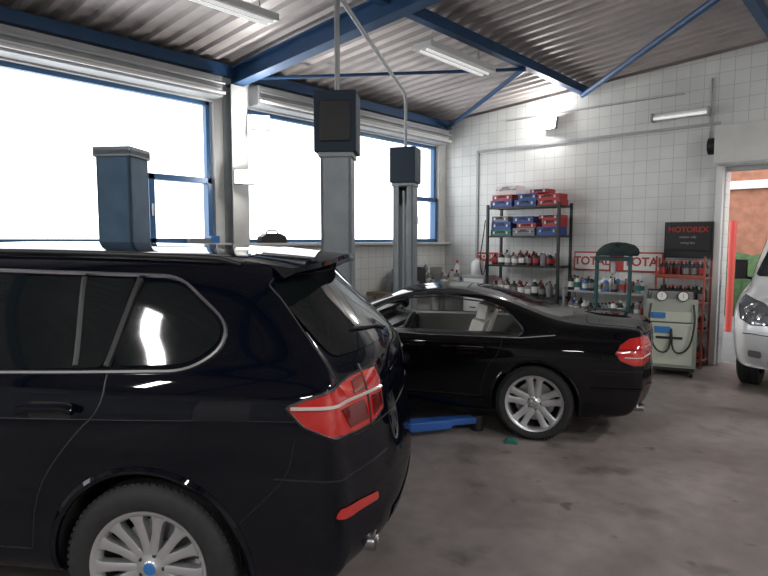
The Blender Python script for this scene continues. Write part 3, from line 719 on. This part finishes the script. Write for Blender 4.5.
for z,hh in((1.31,.25),(.82,.27),(.36,.27)):
    x=rx0+.09
    while x<rx1-.06:
        for yy in(8.50,8.68):
            bottle(e,x+random.uniform(-.01,.01),yy,z,hh*random.uniform(.7,1),.10,random.choice([BLK,BLK,GRYC,DREDL]),random.choice([LWHITE,LWHITE,GRYC,LWHITE]) if z<1.3 else random.choice([LWHITE,REDC,GRYC]),random.choice([BLK,RED,WHITE]))
        x+=.125
e.done(smooth=40)
sx0,sx1=-3.86,-2.66
e=MB('low_shelving')
for x in(sx0,sx1):
    for y in(8.42,8.80): e.box2((x-.015,y-.015,0),(x+.015,y+.015,1.0),GREYP)
for z in(.15,.60,.96): e.box2((sx0,8.42,z-.025),(sx1,8.80,z),GREYP)
e.done(bevel=.002)
e=MB('spray_cans')
for z,hh in((.96,.20),(.60,.22),(.15,.25)):
    x=sx0+.07
    while x<sx1-.05:
        for yy in(8.50,8.66): bottle(e,x+random.uniform(-.01,.01),yy,z,hh*random.uniform(.8,1.1),.085,random.choice([WHITE,BLK,GRYC,LBLUE,GRYC,BLK,WHITE]),random.choice([LWHITE,LWHITE,RED,GRNC,GRYC]),random.choice([WHITE,RED,BLK]))
        x+=.11
e.done(smooth=40)
def sign(name,loc,w_,h_,base,txts,parts=()):
    e=MB(name,None,loc); e.box((0,0,0),(w_,.02,h_),base)
    for (x,z,ww,hh,m) in parts: e.box((x,-.011,z),(ww,.004,hh),m)
    o=e.done(bevel=.002)
    for txt,col,size,tx,tz in txts:
        c_=bpy.data.curves.new('lettering','FONT'); c_.body=txt; c_.size=size; c_.extrude=.002; c_.align_x='CENTER'; c_.align_y='CENTER'; c_.offset=size*.025
        to=bpy.data.objects.new('lettering',c_); COL.objects.link(to); to.parent=o; to.location=(tx,-.014,tz); to.rotation_euler=(math.pi/2,0,0); c_.materials.append(col)
    return o
sign('advertising_sign',(-3.26,DY-.015,1.39),1.34,.30,RED,[('TOTAL',RED,.18,-.38,0),('TOTAL',RED,.18,.40,0)],[(-.38,0,.54,.25,LWHITE),(.38,0,.54,.25,LWHITE)])
sign('advertising_sign',(-5.55,DY-.015,1.42),.42,.16,RED,[('TOTAL',LWHITE,.11,0,0)])
px,py=-3.02,8.15
e=MB('hydraulic_press',None,(px,py,0))
for s_ in(-1,1): e.box((s_*.23,0,.75),(.035,.07,1.50),TEAL); e.box((s_*.23,0,.03),(.07,.46,.06),TEAL)
e.box((0,0,1.46),(.50,.10,.06),TEAL); e.box((0,0,.72),(.46,.12,.06),TEAL); e.box((0,0,.12),(.44,.06,.05),TEAL)
e.cyl((0,0,1.42),(0,0,1.25),.035,GALV,16); e.cyl((0,0,1.25),(0,0,1.08),.018,CHROME,12)
e.done(bevel=.006)
e=MB('cloth_cover',None,(px,py,1.501))
NN=24; prof=[(.26,0),(.27,.035),(.24,.085),(.19,.125),(.10,.15),(0,.155)]
vs=[];fs=[]
for k in range(NN):
    a=2*math.pi*k/NN; j=1+.16*math.sin(3*a+1)+.10*math.sin(7*a)
    for r,hh in prof: vs.append((r*j*math.cos(a)+.06*hh/.17,r*j*math.sin(a)*.6,hh*(1+.22*math.sin(2*a+.5))))
for k in range(NN):
    for i in range(5): fs.append((k*6+i,k*6+i+1,((k+1)%NN)*6+i+1,((k+1)%NN)*6+i))
fs.append([k*6 for k in range(NN)])
e.add(vs,fs,SKIN_DARK); e.done(smooth=60)
e=MB('display_rack',None,(-2.24,8.64,0))
for s_ in(-1,1):
    for y in(-.18,.18): e.box((s_*.30,y,.75),(.022,.022,1.5),REDR)
for z in(.10,.50,.88,1.22):
    e.box((0,0,z-.01),(.60,.38,.02),REDR); e.box((0,-.19,z+.012),(.62,.010,.045),REDR)
e.box((0,.17,1.72),(.62,.03,.50),BLK)
for s_ in(-1,1): e.box((s_*.30,.17,1.5),(.025,.02,.1),BLK)
e.done(bevel=.003)
e=MB('motor_oil_bottles')
for z in(1.22,.88,.50,.10):
    for i in range(6):
        for y in(8.56,8.72): bottle(e,-2.49+.1*i,y,z,.21,.088,BLK,random.choice([REDC,GRYC,GRYC,DREDL]),random.choice([REDC,BLK]))
e.done(smooth=40)
sign('poster',(-2.24,8.78,1.76),.56,.36,BLK,[('MOTOREX',REDT,.105,0,.10),('motor oils',GRYC,.05,0,.0),('racing line',GRYC,.045,0,-.08)])
e=MB('ac_service_machine',None,(-2.20,7.98,0),math.radians(18))
e.prism([(-.25,.10),(.23,.10),(.25,.80),(.12,.95),(-.22,.98)],'yz',-.29,.29,ACG)
e.box((0,-.262,.42),(.48,.03,.52),ACL); e.box((0,-.245,.76),(.50,.05,.12),ACL)
e.box((-.15,-.275,.78),(.16,.02,.07),LBLUE); e.box((-.10,-.283,.60),(.18,.012,.08),LBLUE); e.box((-.02,-.283,.50),(.30,.012,.03),BLK)
for s_ in(-.12,.12):
    e.cyl((s_,-.20,1.02),(s_,-.25,1.02),.065,BLK,24); e.cyl((s_,-.25,1.02),(s_,-.255,1.02),.055,LWHITE,24); e.box((s_,-.257,1.03),(.006,.004,.06),RED)
e.box((0,-.16,1.0),(.46,.10,.14),GRYC)
for s_ in(-1,1):
    e.tube(smooth_pts([(s_*.24,-.25,.92),(s_*.26,-.33,.70),(s_*.20,-.34,.35),(s_*.02,-.33,.30),(s_*.0,-.30,.62)]),.012,BLK,8)
    e.cyl((s_*.24,.18,.09),(s_*.30,.18,.09),.09,BLK,20); e.cyl((s_*.22,-.2,.05),(s_*.26,-.2,.05),.05,BLK,16)
e.box((0,0,.10),(.56,.5,.04),BLK)
e.tube([(-.27,.24,.9),(-.27,.33,1.05),(.27,.33,1.05),(.27,.24,.9)],.014,BLK,8)
e.done(bevel=.008)
e=MB('workbench'); e.box2((-6.46,6.75,.82),(-5.85,8.85,.88),WOOD)
for x in(-6.40,-5.92):
    for y in(6.85,7.8,8.75): e.box2((x-.03,y-.03,0),(x+.03,y+.03,.82),GREYP)
e.box2((-6.42,6.85,.25),(-5.9,8.75,.28),GREYP); e.done(bevel=.004)
e=MB('bench_vise',None,(-6.0,7.0,.88)); e.box((0,0,.03),(.16,.16,.06),LIFTB); e.box((0,0,.11),(.10,.22,.12),LIFTB); e.box((.10,0,.13),(.05,.2,.10),LIFTB); e.cyl((.1,0,.09),(.25,0,.09),.015,GALV); e.cyl((.22,-.1,.09),(.22,.1,.09),.008,GALV); e.done(bevel=.006)
e=MB('bench_clutter')
for i in range(44):
    y=7.15+random.random()*1.6; x=-6.35+random.random()*.4; hh=.12+random.random()*.36
    if i%3: bottle(e,x,y,.88,hh,.10,random.choice([WHITE,BLK,LBLUE,GRYC,GRYC]),LWHITE,random.choice([RED,BLK,WHITE]))
    else: e.box((x,y,.88+hh*.4),(.18,.14,hh*.8),random.choice([CARD,GRYC,REDC,BLK,WHITE]),None,random.random())
e.done(smooth=40)
e=MB('parts_cabinet',None,(-5.55,DY-.26,0)); e.box((0,0,.55),(.44,.40,1.1),GREYP); e.box((0,-.205,.55),(.40,.01,1.0),WHITE)
for z in(.3,.55,.8): e.box((0,-.215,z),(.12,.015,.02),BLK)
e.done(bevel=.006)
e=MB('canister',None,(-5.60,DY-.26,1.1)); e.lathe([(0,0),(.10,0),(.11,.02),(.11,.20),(.08,.25),(.04,.27),(.04,.30),(0,.30)],(0,0,0),(0,0,1),WHITE,20); e.done()
e=MB('tool_bag',None,(-6.42,4.85,1.68)); e.prism([(-.22,0),(.22,0),(.20,.09),(.10,.13),(-.12,.13),(-.20,.08)],'yz',-.055,.055,BLK); e.tube([(0,-.1,.13),(0,-.06,.17),(0,.06,.17),(0,.1,.13)],.01,BLK); e.done(bevel=.01)
e=MB('sill_boxes',None,(-6.42,3.75,1.68)); e.box((0,0,.03),(.1,.28,.06),GRYC); e.box((0,.2,.045),(.1,.12,.09),LBLUE); e.done(bevel=.006)
e=MB('neighbour_building'); e.box2((-8,17,-.02),(10,18,8),BRICK)
for i in range(5):
    e.box2((-6.5+i*3.6,16.95,4.2),(-5.0+i*3.6,17.0,6.0),PLAST); e.box2((-6.4+i*3.6,16.93,4.3),(-5.1+i*3.6,16.95,5.9),DGLASS)
e.box2((-8,16.9,3.0),(10,17,3.2),PLAST); e.done()
e=MB('hedge',None,(-3.6,15.6,-.02))
for i in range(7): 
    bmv=[(.62,0),(.66,.5),(.60,1.0),(.40,1.35),(0,1.45)]
    e.lathe(bmv,(-1.5+i*.55,random.uniform(-.1,.1),0),(0,0,1),HEDGE,14)
e.done(smooth=60)
e=MB('entrance_bollard',None,(-2.42,12.5,-.02)); e.cyl((0,0,0),(0,0,2.1),.06,RED,16); e.done()

# ------------------------------------------------------------------ world, camera
W=bpy.data.worlds.new('World'); S.world=W; W.use_nodes=True
bg=W.node_tree.nodes['Background']; bg.inputs[0].default_value=(.95,.97,1,1); bg.inputs[1].default_value=4.3
cam=bpy.data.cameras.new('Camera'); co=bpy.data.objects.new('Camera',cam); COL.objects.link(co)
co.location=(0,0,1.72); co.rotation_euler=(math.radians(90-4.76),0,math.radians(42)); cam.sensor_width=36; cam.lens=27.05
S.camera=co
S.view_settings.view_transform='Standard'; S.view_settings.look='None'; S.view_settings.exposure=0
